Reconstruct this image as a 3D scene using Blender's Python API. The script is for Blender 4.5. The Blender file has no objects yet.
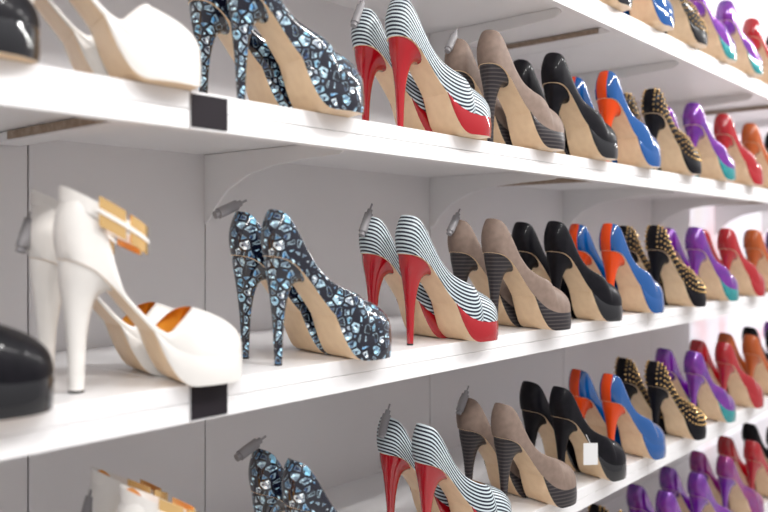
import bpy, bmesh, math, random
import numpy as np
from mathutils import Vector, Matrix
random.seed(4)
scene=bpy.context.scene
COL=scene.collection

# ------------------------------------------------------------ helpers
def pchip(pts):
    xs=[p[0] for p in pts]; ys=[p[1] for p in pts]; n=len(xs)
    h=[xs[i+1]-xs[i] for i in range(n-1)]; d=[(ys[i+1]-ys[i])/h[i] for i in range(n-1)]
    m=[d[0]]
    for i in range(1,n-1):
        if d[i-1]*d[i]<=0: m.append(0.0)
        else:
            w1=2*h[i]+h[i-1]; w2=h[i]+2*h[i-1]
            m.append((w1+w2)/(w1/d[i-1]+w2/d[i]))
    m.append(d[-1])
    def f(x):
        if x<=xs[0]: return ys[0]
        if x>=xs[-1]: return ys[-1]
        i=0
        while x>xs[i+1]: i+=1
        t=(x-xs[i])/h[i]
        return ((1+2*t)*(1-t)**2*ys[i]+t*(1-t)**2*h[i]*m[i]+t*t*(3-2*t)*ys[i+1]+t*t*(t-1)*h[i]*m[i+1])
    return f

def mat(name, col, rough=0.5, metal=0.0, coat=0.0, spec=0.5, sheen=0.0, emis=0.0):
    m=bpy.data.materials.new(name); m.use_nodes=True
    b=m.node_tree.nodes['Principled BSDF']
    b.inputs['Base Color'].default_value=(*col,1)
    b.inputs['Roughness'].default_value=rough
    b.inputs['Metallic'].default_value=metal
    b.inputs['Coat Weight'].default_value=coat
    b.inputs['Coat Roughness'].default_value=0.05
    if coat>=.8: b.inputs['Coat IOR'].default_value=1.75
    b.inputs['Specular IOR Level'].default_value=spec
    b.inputs['Sheen Weight'].default_value=sheen
    if emis:
        b.inputs['Emission Color'].default_value=(*col,1); b.inputs['Emission Strength'].default_value=emis
    return m
def N(m,t,**k):
    n=m.node_tree.nodes.new(t)
    for a,v in k.items(): setattr(n,a,v)
    return n
def L(m,a,b): m.node_tree.links.new(a,b)
def bsdf(m): return m.node_tree.nodes['Principled BSDF']
def ramp(m,stops,const=False):
    r=N(m,'ShaderNodeValToRGB'); e=r.color_ramp.elements
    if const: r.color_ramp.interpolation='CONSTANT'
    while len(e)<len(stops): e.new(0.5)
    for i,(p,c) in enumerate(stops): e[i].position=p; e[i].color=(*c,1)
    return r
def bump(m,scale,strength,dist=0.001,detail=4):
    tc=N(m,'ShaderNodeTexCoord'); n=N(m,'ShaderNodeTexNoise'); n.inputs['Scale'].default_value=scale
    n.inputs['Detail'].default_value=detail
    L(m,tc.outputs['Object'],n.inputs['Vector'])
    b=N(m,'ShaderNodeBump'); b.inputs['Strength'].default_value=strength; b.inputs['Distance'].default_value=dist
    L(m,n.outputs['Fac'],b.inputs['Height']); L(m,b.outputs['Normal'],bsdf(m).inputs['Normal'])
    return n,tc
def mottled(name,c1,c2,scale,**k):
    st=k.pop('bumpv',0.25)
    m=mat(name,c1,**k); n,tc=bump(m,scale,st)
    r=ramp(m,[(0.35,c1),(0.65,c2)]); L(m,n.outputs['Fac'],r.inputs['Fac']); L(m,r.outputs['Color'],bsdf(m).inputs['Base Color'])
    return m

# ------------------------------------------------------------ materials
M_shelf=mottled('shelf_white_laminate',(0.90,0.89,0.895),(0.88,0.87,0.875),6,rough=0.35)
M_wall=mottled('wall_panel_grey_white',(0.85,0.83,0.832),(0.82,0.80,0.802),3,rough=0.5)
M_gap=mat('panel_gap_dark',(0.16,0.15,0.155),0.8)
M_bracket=mat('bracket_white_metal',(0.86,0.85,0.85),0.4)
M_chip=mottled('chipboard_edge',(0.30,0.22,0.16),(0.45,0.35,0.27),120,rough=0.9)
M_label=mat('label_charcoal',(0.018,0.014,0.018),0.6,spec=.2)
M_floor=mottled('floor_pale_tile',(0.62,0.60,0.58),(0.56,0.54,0.52),2,rough=0.3)
M_sole=mottled('outsole_tan_leather',(0.90,0.66,0.42),(0.84,0.60,0.37),60,rough=0.35)
M_lin=mat('lining_beige',(0.62,0.47,0.36),0.6)
M_lingold=mat('lining_golden',(0.90,0.45,0.06),0.5)
M_tip=mat('heel_tip_black',(0.02,0.02,0.02),0.5)
M_tag=mat('security_tag_grey',(0.27,0.26,0.27),0.4)
M_card=mat('price_card_white',(0.85,0.85,0.85),0.6)
M_gold=mat('gold_metal',(0.95,0.62,0.26),0.25,metal=.7)
M_white=mottled('white_leather',(0.87,0.84,0.80),(0.84,0.81,0.77),40,rough=0.3,coat=.35,bumpv=.08)
M_red=mat('red_patent',(0.38,0.002,0.008),0.12,coat=1,spec=.1)
M_blue=mat('blue_patent',(0.001,0.075,0.28),0.12,coat=1,spec=.1)
M_orange=mat('orange_leather',(0.74,0.065,0.006),0.3,coat=0.7,spec=.1)
M_taupe=mottled('taupe_suede',(0.26,0.19,0.155),(0.22,0.16,0.13),90,rough=0.5,spec=0.2,bumpv=.06)
M_black=mottled('black_suede',(0.004,0.004,0.006),(0.007,0.006,0.009),90,rough=0.45,spec=0.12,coat=.15,bumpv=.06)
M_blackg=mat('black_leather_gloss',(0.004,0.004,0.006),0.15,coat=1,spec=.05)
M_purple=mottled('purple_metallic',(0.11,0.005,0.29),(0.22,0.008,0.35),35,rough=0.18,metal=0.35,coat=1,bumpv=.15)
M_teal=mottled('teal_metallic',(0.0,0.20,0.24),(0.0,0.32,0.32),35,rough=0.2,metal=0.3,coat=1,bumpv=.15)
M_mag=mottled('magenta_metallic',(0.32,0.008,0.16),(0.22,0.008,0.22),35,rough=0.2,metal=0.4,coat=1,bumpv=.15)
M_peach=mat('tan_orange_leather',(0.42,0.09,0.02),0.25,coat=0.7,spec=.2)

def make_jewel():
    m=mat('jewel_print_fabric',(0,0,0),0.15,coat=0.9,spec=.2)
    SC=82
    tc=N(m,'ShaderNodeTexCoord')
    v=N(m,'ShaderNodeTexVoronoi'); v.inputs['Scale'].default_value=SC; v.inputs['Randomness'].default_value=0.8
    v2=N(m,'ShaderNodeTexVoronoi'); v2.inputs['Scale'].default_value=270
    e=N(m,'ShaderNodeTexVoronoi'); e.feature='DISTANCE_TO_EDGE'; e.inputs['Scale'].default_value=SC; e.inputs['Randomness'].default_value=0.8
    for n in (v,v2,e): L(m,tc.outputs['Object'],n.inputs['Vector'])
    sep=N(m,'ShaderNodeSeparateColor'); L(m,v.outputs['Color'],sep.inputs['Color'])
    r=ramp(m,[(0.0,(0.06,0.20,0.38)),(0.16,(0.46,0.66,0.76)),(0.36,(0.012,0.03,0.08)),(0.48,(0.15,0.38,0.54)),(0.62,(0.80,0.87,0.90)),(0.80,(0.008,0.014,0.03)),(0.93,(0.30,0.52,0.66))],True)
    L(m,sep.outputs['Red'],r.inputs['Fac'])
    sep2=N(m,'ShaderNodeSeparateColor'); L(m,v2.outputs['Color'],sep2.inputs['Color'])
    fr=ramp(m,[(0.0,(0.05,0.05,0.08)),(0.28,(0.38,0.40,0.46)),(0.55,(1.0,1.0,1.0)),(0.84,(2.1,2.1,2.1))],True)
    L(m,sep2.outputs['Green'],fr.inputs['Fac'])
    mul=N(m,'ShaderNodeMix',data_type='RGBA',blend_type='MULTIPLY'); mul.inputs[0].default_value=1
    L(m,r.outputs['Color'],mul.inputs[6]); L(m,fr.outputs['Color'],mul.inputs[7])
    er=ramp(m,[(0.0,(0,0,0)),(0.11,(0,0,0)),(0.14,(1,1,1))])
    L(m,e.outputs['Distance'],er.inputs['Fac'])
    ring=ramp(m,[(0.0,(0,0,0)),(0.12,(0,0,0)),(0.14,(1,1,1)),(0.18,(1,1,1)),(0.21,(0,0,0))])
    L(m,e.outputs['Distance'],ring.inputs['Fac'])
    rg=N(m,'ShaderNodeMath',operation='MULTIPLY'); L(m,ring.outputs['Color'],rg.inputs[0]); L(m,sep2.outputs['Red'],rg.inputs[1])
    rg2=N(m,'ShaderNodeMath',operation='MULTIPLY'); L(m,rg.outputs[0],rg2.inputs[0]); rg2.inputs[1].default_value=.75
    m2=N(m,'ShaderNodeMix',data_type='RGBA'); L(m,rg2.outputs[0],m2.inputs[0]); L(m,mul.outputs[2],m2.inputs[6]); m2.inputs[7].default_value=(.5,.68,.78,1)
    mx=N(m,'ShaderNodeMix',data_type='RGBA'); mx.inputs[6].default_value=(0.003,0.004,0.014,1)
    L(m,er.outputs['Color'],mx.inputs[0]); L(m,m2.outputs[2],mx.inputs[7]); L(m,mx.outputs[2],bsdf(m).inputs['Base Color'])
    return m
M_jewel=make_jewel()

def make_stripe():
    m=mat('navy_white_stripe_fabric',(0,0,0),0.4)
    uv=N(m,'ShaderNodeUVMap'); s=N(m,'ShaderNodeSeparateXYZ'); L(m,uv.outputs['UV'],s.inputs['Vector'])
    mu=N(m,'ShaderNodeMath',operation='MULTIPLY'); mu.inputs[1].default_value=1/0.0058; L(m,s.outputs['Y'],mu.inputs[0])
    fr=N(m,'ShaderNodeMath',operation='FRACT'); L(m,mu.outputs[0],fr.inputs[0])
    c1=(0.64,0.73,0.76); c2=(0.004,0.008,0.025)
    r=ramp(m,[(0,c1),(0.46,c1),(0.49,c2),(0.98,c2),(1,c1)])
    L(m,fr.outputs[0],r.inputs['Fac']); L(m,r.outputs['Color'],bsdf(m).inputs['Base Color'])
    return m
M_stripe=make_stripe()
def make_stack():
    m=mat('stacked_heel_dark',(0,0,0),0.35)
    tc=N(m,'ShaderNodeTexCoord'); s=N(m,'ShaderNodeSeparateXYZ'); L(m,tc.outputs['Object'],s.inputs['Vector'])
    mu=N(m,'ShaderNodeMath',operation='MULTIPLY'); mu.inputs[1].default_value=1/0.0065; L(m,s.outputs['Z'],mu.inputs[0])
    fr=N(m,'ShaderNodeMath',operation='FRACT'); L(m,mu.outputs[0],fr.inputs[0])
    r=ramp(m,[(0,(0.018,0.014,0.018)),(0.6,(0.018,0.014,0.018)),(0.75,(0.10,0.085,0.08)),(0.95,(0.05,0.042,0.04))])
    L(m,fr.outputs[0],r.inputs['Fac']); L(m,r.outputs['Color'],bsdf(m).inputs['Base Color'])
    return m
M_stack=make_stack()

# ------------------------------------------------------------ shoe generator (mm)
ZB=pchip([(0,138),(10,136),(30,127),(50,109),(75,80),(100,53),(120,38),(140,31),(160,29),(180,29),(204,32)])
PB=pchip([(92,62),(100,42),(110,22),(120,8),(130,1.5),(138,0),(190,0),(199,2),(204,6)])
ZT_PUMP=pchip([(0,196),(10,192),(25,178),(45,152),(65,126),(85,107),(105,96),(125,89),(143,84),(160,78),(178,70),(190,62),(199,52),(204,33)])
ZT_SANDAL=pchip([(0,205),(12,203),(28,190),(42,164),(54,126),(62,104),(80,82),(100,62),(108,58),(120,68),(135,80),(143,83),(160,78),(178,70),(190,62),(199,52),(204,33)])
WB0=pchip([(0,24),(20,25),(50,25),(75,26),(100,31),(120,36),(140,39.5),(150,40),(204,40)])
def WB(x):
    w=WB0(x)
    if x<22: w*=math.sqrt(max(0,1-(1-x/22)**2))
    if x>150: w=40*max(0,1-((x-150)/54)**2.3)**0.52
    return w
def WT(x,throat):
    if x>=throat: return 0
    w=WB(x)*0.90
    a=throat-45
    if x>a: w*=math.sqrt(max(0,1-((x-a)/45)**2.4))
    return w
XS=[0,.4,1.3,2.8,5,8,12,17]+list(range(22,142,5))+[141,142.3,143.2,147,152,158,164,170,176,181,186,190,193.5,196.5,199,201,202.6,203.6,204]
NA=11
def sec(x,side,al,zt,throat,inset=0):
    w=WB(x); wt=WT(x,throat); zb=ZB(x)+ (3 if inset else 0); z1=max(zt(x),zb+.2)
    s=math.sin(al); c=math.cos(al)
    y=wt+(w-wt)*c**0.85 if c>1e-6 else wt
    y+= 1.2*math.sin(2*al)*(1 if w>5 else w/5)
    y=max(0,y-inset) if al<math.pi/2-1e-4 or wt>0 else 0
    z=zb+(z1-zb)*s
    t=s; fall=max(0,1-x/60)
    xx=x+fall*(7*t*t-5*math.sin(math.pi*t))+ (inset*fall if inset else 0)
    return (xx,side*y,z)

def tube(bm,ring_pts,slot,closed=True,caps=True):
    rings=[[bm.verts.new(p) for p in r] for r in ring_pts]
    n=len(rings[0])
    for a,b in zip(rings[:-1],rings[1:]):
        for i in range(n if closed else n-1):
            j=(i+1)%n
            try:
                f=bm.faces.new((a[i],a[j],b[j],b[i])); f.material_index=slot
            except: pass
    if caps:
        for r in (rings[0],rings[-1]):
            try: f=bm.faces.new(r); f.material_index=slot
            except: pass
    return rings
def box(bm,c,s,slot,rot=None):
    r=bmesh.ops.create_cube(bm,size=1)
    mt=Matrix.Translation(c)@(rot if rot else Matrix())@Matrix.Diagonal((*s,1))
    bmesh.ops.transform(bm,matrix=mt,verts=r['verts'])
    for v in r['verts']:
        for f in v.link_faces: f.material_index=slot

def build_shoe(name,upper,heel=None,platform=None,lining=M_lin,counter=None,toe=None,counter_x=12,toe_x=150,
               sandal=False,studs=False,tag=None,card=False,heelw=1.0,peep=False):
    heel=heel or upper; platform=platform or upper
    mats=[upper,lining,M_sole,platform,heel,counter or upper,M_tag,M_gold,M_tip,toe or upper,M_card]
    zt=ZT_SANDAL if sandal else ZT_PUMP; throat=143
    bm=bmesh.new(); uvl=bm.loops.layers.uv.new('UVMap')
    als=[math.pi/2*k/NA for k in range(NA,-1,-1)]      # top -> bottom
    xs=XS
    outer=[];inner=[];uvs={}
    for x in xs:
        pts=[sec(x,-1,a,zt,throat) for a in als]
        w=WB(x); zb=ZB(x)
        bot=[(x+ (0),y*w,zb-0.6) for y in (-.92,-.5,0,.5,.92)]
        full=pts+bot+[(p[0],-p[1],p[2]) for p in reversed(pts)]
        ip=[sec(x,-1,a,zt,throat,inset=1.6) for a in als]
        ib=[(x,y*max(0,w-1.6),zb+2.6) for y in (-.92,-.5,0,.5,.92)]
        if peep and x>185: ip=[(p[0]-2.5,p[1]*.95,p[2]-(p[2]-zb)*.10) for p in ip]
        ifull=ip+ib+[(p[0],-p[1],p[2]) for p in reversed(ip)]
        vo=[bm.verts.new(p) for p in full]; vi=[bm.verts.new(p) for p in ifull]
        d=0
        for k,v in enumerate(vo):
            if k>0 and k<=NA: d+=(Vector(full[k])-Vector(full[k-1])).length
            uvs[v]=(x/1000,d/1000 if k<=NA else None)
        for k in range(len(vo)//2+1): uvs[vo[-1-k]]=uvs[vo[k]] if uvs[vo[k]][1] is not None else (x/1000,d/1000)
        for v in vo:
            if uvs[v][1] is None: uvs[v]=(x/1000,d/1000)
        outer.append(vo); inner.append(vi)
    n=len(outer[0])
    for i in range(len(xs)-1):
        a,b=outer[i],outer[i+1]; xm=(xs[i]+xs[i+1])/2
        for j in range(n-1):
            if peep and 191<xm<201.5 and (j<5 or j>n-7): continue
            f=bm.faces.new((a[j],b[j],b[j+1],a[j+1]))
            isb = NA<=j<n-1-NA
            f.material_index=2 if isb else (5 if xm<counter_x else (9 if xm>toe_x else 0))
            for l in f.loops: l[uvl].uv=uvs[l.vert]
        a,b=inner[i],inner[i+1]
        for j in range(n-1):
            f=bm.faces.new((a[j],a[j+1],b[j+1],b[j])); f.material_index=1
        if xs[i]<throat:
            f=bm.faces.new((outer[i][0],inner[i][0],inner[i+1][0],outer[i+1][0])); f.material_index=0
            for l in f.loops: l[uvl].uv=(0,0)
            f=bm.faces.new((outer[i][-1],outer[i+1][-1],inner[i+1][-1],inner[i][-1])); f.material_index=0
            for l in f.loops: l[uvl].uv=(0,0)
    # platform
    px=[x for x in range(92,150,4)]+[x for x in XS if x>=150]
    rings=[]
    for x in px:
        w=WB(x)+1.0*(1 if x<203 else .3); t=ZB(x)+1.2; b=min(PB(x),t-1)
        rings.append([(x,-w+1,t),(x,-w-.4,(t*.7+b*.3)),(x,-w-.4,(t*.3+b*.7)),(x,-w+1.2,b),(x,-w*.5,b),(x,0,b),(x,w*.5,b),(x,w-1.2,b),(x,w+.4,(t*.3+b*.7)),(x,w+.4,(t*.7+b*.3)),(x,w-1,t)])
    R=[[bm.verts.new(p) for p in r] for r in rings]
    for a,b in zip(R[:-1],R[1:]):
        for j in range(10):
            f=bm.faces.new((a[j],b[j],b[j+1],a[j+1])); f.material_index=2 if 3<=j<=6 else 3
        f=bm.faces.new((a[10],b[10],b[0],a[0])); f.material_index=3
    bm.faces.new(R[0]).material_index=2; bm.faces.new(R[-1]).material_index=3
    # heel
    xb=pchip([(0,14),(.35,11.5),(.7,6),(.9,1.5),(1,.8)]); xf=pchip([(0,24),(.4,26.5),(.6,30),(.8,37),(.92,47),(1,56)])
    hw=pchip([(0,4.8),(.35,6),(.6,9),(.8,14.5),(.92,20),(1,23)])
    ts=[0,.02,.035,.1,.2,.3,.4,.5,.58,.66,.74,.8,.86,.91,.95,.98,1]
    rr=[]
    for t in ts:
        c0=(xb(t)+xf(t))/2; rx=(xf(t)-xb(t))/2*(1+(heelw-1)*(1-t)); hy=hw(t)*(1+(heelw-1)*(1-t)); ring=[]
        for k in range(20):
            ph=2*math.pi*k/20
            cx=math.cos(ph); sy=math.sin(ph)
            cx2=math.copysign(abs(cx)**(0.75 if cx>0 else 1.0),cx)
            x=c0+rx*cx2; y=hy*math.copysign(abs(sy)**0.85,sy)
            ring.append((x,y,t*(ZB(x)+.5)))
        rr.append(ring)
    Rr=tube(bm,rr,4)
    for v in Rr[0]:
        for f in v.link_faces: f.material_index=8
    # ankle strap + clasp
    if sandal:
        def band(r0,w,off,p0,p1,slot,nn=28,thick=1.6):
            rg=[]
            for k in range(nn+1):
                ph=math.radians(p0+(p1-p0)*k/nn); c,s=math.cos(ph),math.sin(ph)
                rx,ry=r0
                def P(o,dz):
                    x=47+(rx+o)*c; y=(ry+o)*s; return (x,y,203-0.55*(x-4)+dz)
                rg.append([P(off,-w),P(off+thick,-w),P(off+thick,w),P(off,w)])
            tube(bm,rg,slot)
        band((44,29),8,0,0,360,0,44)
        band((44,29),15,1.2,-106,-72,7,12,2.5)
        band((44,29),15,1.2,-64,-24,7,12,2.5)
        band((44,29),2.4,3.6,-110,-18,0,20,1.5)
        band((44,29),15,1.2,20,60,7,12,2.5)
    # studs
    if studs:
        for ix,x in enumerate([4,11,20,30,40,50,60,70,80,90,100,110,120,130,140,150,160,170,180,189,196]):
            top=zt(x); zb=ZB(x); ln=max(6,(top-zb)*(1.0 if x<140 else 1.25)); nn=max(2,int(ln/9.5))
            for k in range(nn+1):
                al=math.pi/2*(0.08+0.88*(k/nn)) 
                for sd in (-1,1):
                    p=Vector(sec(x,sd,al,zt,throat)); pa=Vector(sec(x,sd,al+.05,zt,throat)); px_=Vector(sec(x+.8,sd,al,zt,throat))
                    nrm=(px_-p).cross(pa-p)*sd
                    if nrm.length<1e-6: continue
                    nrm.normalize()
                    if nrm.y*sd<-.2: nrm=-nrm
                    q=Vector((0,0,1)).rotation_difference(nrm).to_matrix().to_4x4()
                    r=bmesh.ops.create_cone(bm,cap_ends=False,segments=6,radius1=2.9,radius2=0.3,depth=4,matrix=Matrix.Translation(p+nrm*1.6)@q)
                    for v in r['verts']:
                        for f in v.link_faces: f.material_index=7
    if tag is not None:
        d=Vector((-math.cos(tag),-0.10,math.sin(tag))).normalized()
        st=Vector((12,-2,207) if not sandal else (4,-2,188)); q=Vector((0,0,1)).rotation_difference(d).to_matrix().to_4x4()
        for (rad,ln,off) in ((7.2,32,25),(5.4,6,44),(4.4,9,6),(1.6,12,-3)):
            r=bmesh.ops.create_cone(bm,cap_ends=True,segments=18,radius1=rad,radius2=rad,depth=ln,matrix=Matrix.Translation(st+d*off)@q)
            for v in r['verts']:
                for f in v.link_faces: f.material_index=6
    if card:
        rot=Matrix.Rotation(math.radians(-28),4,'Z')
        box(bm,Vector((60,-40,66)),Vector((30,.6,42)),10,rot)
        box(bm,Vector((60,-34,94)),Vector((1,1,18)),10,Matrix.Rotation(-.6,4,'X'))
    bmesh.ops.remove_doubles(bm,verts=bm.verts,dist=0.02)
    bmesh.ops.scale(bm,vec=(.00093 if not sandal else .00098,.001,.001),verts=bm.verts)
    me=bpy.data.meshes.new(name); bm.to_mesh(me); bm.free()
    for mm in mats: me.materials.append(mm)
    me.polygons.foreach_set('use_smooth',[True]*len(me.polygons))
    me.set_sharp_from_angle(angle=math.radians(42))
    return me

D={}
def design(key,nm,**k):
    D[key]=(nm,build_shoe(nm,**{**k,'tag':None}),build_shoe(nm+'_tagged',**k))
design('jewel','jewel_print_platform_pump',upper=M_jewel,tag=-0.38)
design('stripe','striped_red_heel_platform_pump',upper=M_stripe,heel=M_red,platform=M_red,tag=-1.1,peep=True)
design('taupe','taupe_suede_platform_pump',upper=M_taupe,heel=M_stack,platform=M_stack,tag=-0.95)
design('black','black_suede_platform_pump',upper=M_black,platform=M_blackg,tag=0.2)
design('blue','blue_patent_orange_heel_pump',upper=M_blue,heel=M_orange,counter=M_orange,counter_x=3,tag=0.4)
design('stud','gold_studded_black_pump',upper=M_black,studs=True,tag=0.4)
design('purple','purple_teal_metallic_pump',upper=M_purple,heel=M_purple,platform=M_teal,toe=M_purple,tag=0.4)
design('red','red_patent_platform_pump',upper=M_red,heel=M_red,platform=M_red,tag=0.4)
design('peach','tan_orange_platform_pump',upper=M_peach,tag=0.4)
design('magenta','magenta_metallic_pump',upper=M_mag,heel=M_purple,platform=M_mag,tag=0.4)
design('white','white_ankle_strap_sandal',upper=M_white,lining=M_lingold,sandal=True,heelw=1.5,tag=-1.25)
D['blackcard']=('black_suede_platform_pump',build_shoe('black_pump_card',M_black,platform=M_blackg,card=True),D['black'][1])

# ------------------------------------------------------------ layout (metres)
TH=math.atan(701/820); CAMZ=1.30; YF=0.74; YW=1.11
SH={'D':1.786,'A':1.466,'B':1.146,'C':0.826,'F':0.506}
def put(key,X,Y,shelf,ang,tagged=False):
    nm,m0,m1=D[key]; me=m1 if tagged else m0
    o=bpy.data.objects.new(nm,me); COL.objects.link(o)
    a=math.radians(ang); o.rotation_euler=(0,0,a)
    o.location=(X-.018*math.cos(a),Y-.018*math.sin(a),SH[shelf]+.0003)
    return o
def pair(key,X,shelf,ang=-13,Y=.772,dx=0.008,dy=.078,tagged=True,k2=None):
    j=lambda s: random.uniform(-s,s)
    put(key,X+j(.003),Y+j(.003),shelf,ang+j(2))
    put(k2 or key,X+dx+j(.004),Y+dy,shelf,ang+j(3)+1,tagged)
rows={
 'A':[('black',.207,-5),('white',.378,-17),('jewel',.637,-12),('stripe',.94,-14),('taupe',1.185,-13),('black',1.405,-13),('blue',1.625,-12),('stud',1.88,-12),('purple',2.13,-12),('red',2.37,-12),('peach',2.61,-12),('black',2.85,-12),('blue',3.09,-12),('red',3.33,-12)],
 'B':[('black',.218,-8),('white',.434,-17),('jewel',.70,-13),('stripe',.962,-13),('taupe',1.193,-14),('black',1.41,-13),('blue',1.645,-12),('stud',1.89,-12),('purple',2.15,-12),('red',2.40,-12),('peach',2.64,-12),('black',2.88,-12),('purple',3.12,-12),('taupe',3.36,-12)],
 'C':[('black',.24,-8),('white',.505,-17),('jewel',.735,-13),('stripe',1.005,-13),('taupe',1.22,-14),('blackcard',1.44,-13),('blue',1.65,-12),('stud',1.885,-12),('purple',2.13,-12),('red',2.38,-12),('peach',2.62,-12),('black',2.86,-12),('purple',3.10,-12),('taupe',3.34,-12)],
 'D':[('black',.30,-12),('white',.55,-12),('jewel',.80,-12),('stripe',1.03,-12),('taupe',1.26,-12),('black',1.48,-12),('blue',1.70,-12),('stud',1.92,-12),('purple',2.14,-12),('purple',2.38,-12),('red',2.62,-12),('black',2.86,-12),('peach',3.10,-12)],
 'F':[('white',.55,-12),('jewel',.80,-12),('stripe',1.03,-12),('taupe',1.26,-12),('black',1.48,-12),('stud',1.74,-12),('purple',1.95,-12),('purple',2.16,-12),('magenta',2.38,-12),('red',2.62,-12),('black',2.86,-12)],
}
for s,lst in rows.items():
    for key,X,a in lst:
        if key=='white': pair(key,X,s,a,Y=.787,dx=.012,dy=.088)
        elif key=='blackcard': pair('blackcard',X,s,a,k2='black',tagged=False)
        else: pair(key,X,s,a,tagged=key in('jewel','stripe','taupe'))

# ------------------------------------------------------------ shelving
def meshobj(name,bm,mats,bev=0):
    me=bpy.data.meshes.new(name); bm.to_mesh(me); bm.free()
    for m in mats: me.materials.append(m)
    o=bpy.data.objects.new(name,me); COL.objects.link(o)
    if bev:
        b=o.modifiers.new('bevel','BEVEL'); b.width=bev; b.segments=2; b.limit_method='ANGLE'
    return o
def bx(bm,x0,x1,y0,y1,z0,z1,slot=0):
    box(bm,Vector(((x0+x1)/2,(y0+y1)/2,(z0+z1)/2)),Vector((x1-x0,y1-y0,z1-z0)),slot)
joints=[-0.69,.541,1.771,3.001,4.231]
posts=[-.388,.227,.842,1.457,2.072,2.687,3.302,3.917]
def bracket(bm,X,z):
    prof=[(YW,0),(YF+.05,0),(YF+.045,-.010),(YF+.06,-.019),(YF+.13,-.022),(YF+.20,-.027),(YF+.26,-.038),(YF+.31,-.060),(YF+.34,-.085),(YF+.355,-.105),(YW,-.115)]
    a=[bm.verts.new((X-.0025,y,z+dz)) for y,dz in prof]; b=[bm.verts.new((X+.0025,y,z+dz)) for y,dz in prof]
    bm.faces.new(a).material_index=1; bm.faces.new(list(reversed(b))).material_index=1
    n=len(prof)
    for i in range(n):
        bm.faces.new((a[i],b[i],b[(i+1)%n],a[(i+1)%n])).material_index=1
for s,z in SH.items():
    bm=bmesh.new()
    for i in range(4):
        x0,x1=joints[i]+.0008,joints[i+1]-.0008
        bx(bm,x0,x1,YF+.0,YW,z-.020,z)
        bx(bm,x0,x1,YF,YF+.018,z-.042,z-.0205)
    for X in posts: bracket(bm,X,z-.0205)
    for X in (.541,1.70,3.001):
        bx(bm,X-.05,X-.012,YF+.03,YW-.003,z-.034,z-.021,0)
        bx(bm,X-.052,X-.0502,YF+.06,YW-.05,z-.032,z-.021,2)
    o=meshobj('display_shelf',bm,[M_shelf,M_bracket,M_chip],.0012)
    b2=bmesh.new(); X=.541
    bx(b2,X+.001,X+.050,YF-.0015,YF-.0002,z-.039,z-.003)
    l=meshobj('price_label',b2,[M_label]); l.parent=o

bm=bmesh.new()
seams=[-2.0,-.69,-.388,.227,.542,.842,1.457,2.072,2.687,3.04]
for a,b in zip(seams[:-1],seams[1:]):
    bx(bm,a+.0012,b-.0012,YW,YW+.015,0,2.7,0)
bx(bm,-2.0,3.04,YW+.015,YW+.05,0,2.7,1)
meshobj('wall_back',bm,[M_wall,M_gap],.001)
mp=mat('shop_glow_painted',(0.9,0.75,0.75),0.5)  # backdrop for the blurred shop beyond; pink bokeh and glow painted in
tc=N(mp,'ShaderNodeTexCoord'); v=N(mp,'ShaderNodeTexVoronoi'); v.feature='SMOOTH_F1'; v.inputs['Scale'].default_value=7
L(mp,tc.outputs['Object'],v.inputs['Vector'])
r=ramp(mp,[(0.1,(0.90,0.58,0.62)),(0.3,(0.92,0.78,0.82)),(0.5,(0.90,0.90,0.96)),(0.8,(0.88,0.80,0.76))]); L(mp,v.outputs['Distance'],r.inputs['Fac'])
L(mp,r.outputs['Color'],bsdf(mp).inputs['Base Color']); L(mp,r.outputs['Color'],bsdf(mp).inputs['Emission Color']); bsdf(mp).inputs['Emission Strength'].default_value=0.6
bm=bmesh.new(); bx(bm,3.042,4.6,YW,YW+.05,0,2.7); meshobj('shop_glow_backdrop',bm,[mp])
bm=bmesh.new(); bx(bm,7,7.05,-3,YW+.05,0,2.7); meshobj('wall_end',bm,[M_wall])
bm=bmesh.new(); bx(bm,4.605,7,YW,YW+.05,0,2.7); meshobj('wall_back_far',bm,[M_wall])
bm=bmesh.new(); bx(bm,-2,7.05,-3,YW+.05,-.05,0); meshobj('floor',bm,[M_floor])
bm=bmesh.new(); bx(bm,-.69,4.231,YF+.04,YW-.001,0,.10); meshobj('baseboard_back',bm,[M_shelf],.002)

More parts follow.
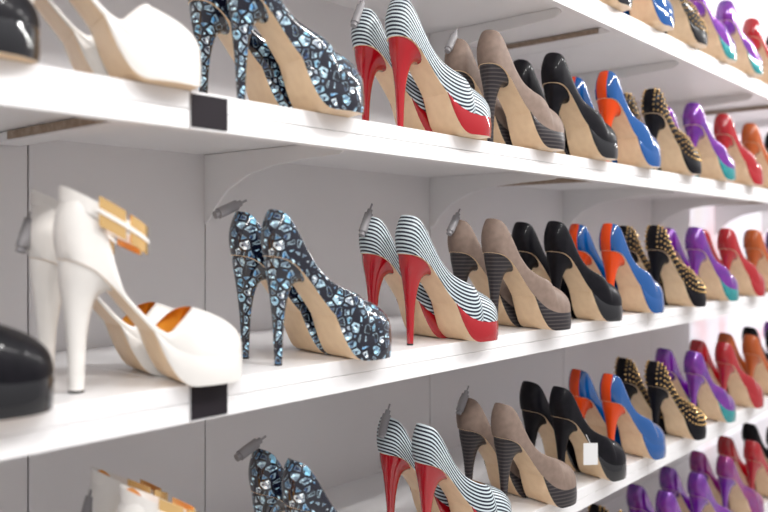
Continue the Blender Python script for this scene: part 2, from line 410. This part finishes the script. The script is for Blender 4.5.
# ------------------------------------------------------------ lights
w=bpy.data.worlds.new('world'); scene.world=w; w.use_nodes=True
nt=w.node_tree; bg=nt.nodes['Background']
tcw=nt.nodes.new('ShaderNodeTexCoord'); sx=nt.nodes.new('ShaderNodeSeparateXYZ'); nt.links.new(tcw.outputs['Generated'],sx.inputs[0])
mr=nt.nodes.new('ShaderNodeMapRange'); mr.inputs['From Min'].default_value=-1; nt.links.new(sx.outputs['Z'],mr.inputs['Value'])
wr=nt.nodes.new('ShaderNodeValToRGB'); nt.links.new(mr.outputs[0],wr.inputs[0])
e=wr.color_ramp.elements; e[0].position=.3; e[0].color=(.45,.43,.43,1); e[1].position=1; e[1].color=(1,1,1,1)
for p,c in ((.48,(.54,.525,.535)),(.60,(.70,.69,.71)),(.75,(.92,.92,.95))):
    x=e.new(p); x.color=(*c,1)
nt.links.new(wr.outputs[0],bg.inputs['Color'])
bg.inputs['Strength'].default_value=0.87
def area(x,y,z,sx,sy,e,tx,ty,tz,col=(1,.98,.96),nm='ceiling_light'):
    l=bpy.data.lights.new(nm,'AREA'); l.shape='RECTANGLE'; l.size=sx; l.size_y=sy; l.energy=e; l.color=col
    o=bpy.data.objects.new(nm,l); COL.objects.link(o); o.location=(x,y,z)
    o.rotation_euler=(Vector((tx,ty,tz))-Vector((x,y,z))).to_track_quat('-Z','Y').to_euler()
for x in (-.6,.9,2.4,3.9,5.4):      # unseen lamps, stretched along the aisle for streak highlights on the shoes
    area(x,-.55,2.45,1.1,.06,9,x,.9,1.1,nm='added_streak_light')
for x in (-.8,0,.8,1.6,2.4,3.2,4.0,4.8,5.6):  # small lamps added to put sharp glints on the patent shoes
    area(x,-.15,2.2,.08,.08,4.2,x-.3,.9,1.1,nm='added_glint_light')

# ------------------------------------------------------------ camera
cd=bpy.data.cameras.new('camera'); cam=bpy.data.objects.new('camera',cd); COL.objects.link(cam)
cd.sensor_width=36; cd.lens=820/768*36; cd.shift_y=-13/768; cd.clip_start=.02
cam.location=(0,0,CAMZ)
cam.rotation_euler=Vector((math.cos(TH),math.sin(TH),0)).to_track_quat('-Z','Y').to_euler()
cd.dof.use_dof=True; cd.dof.focus_distance=1.3; cd.dof.aperture_fstop=3.2
scene.camera=cam
scene.view_settings.view_transform='Standard'
scene.view_settings.exposure=0.0
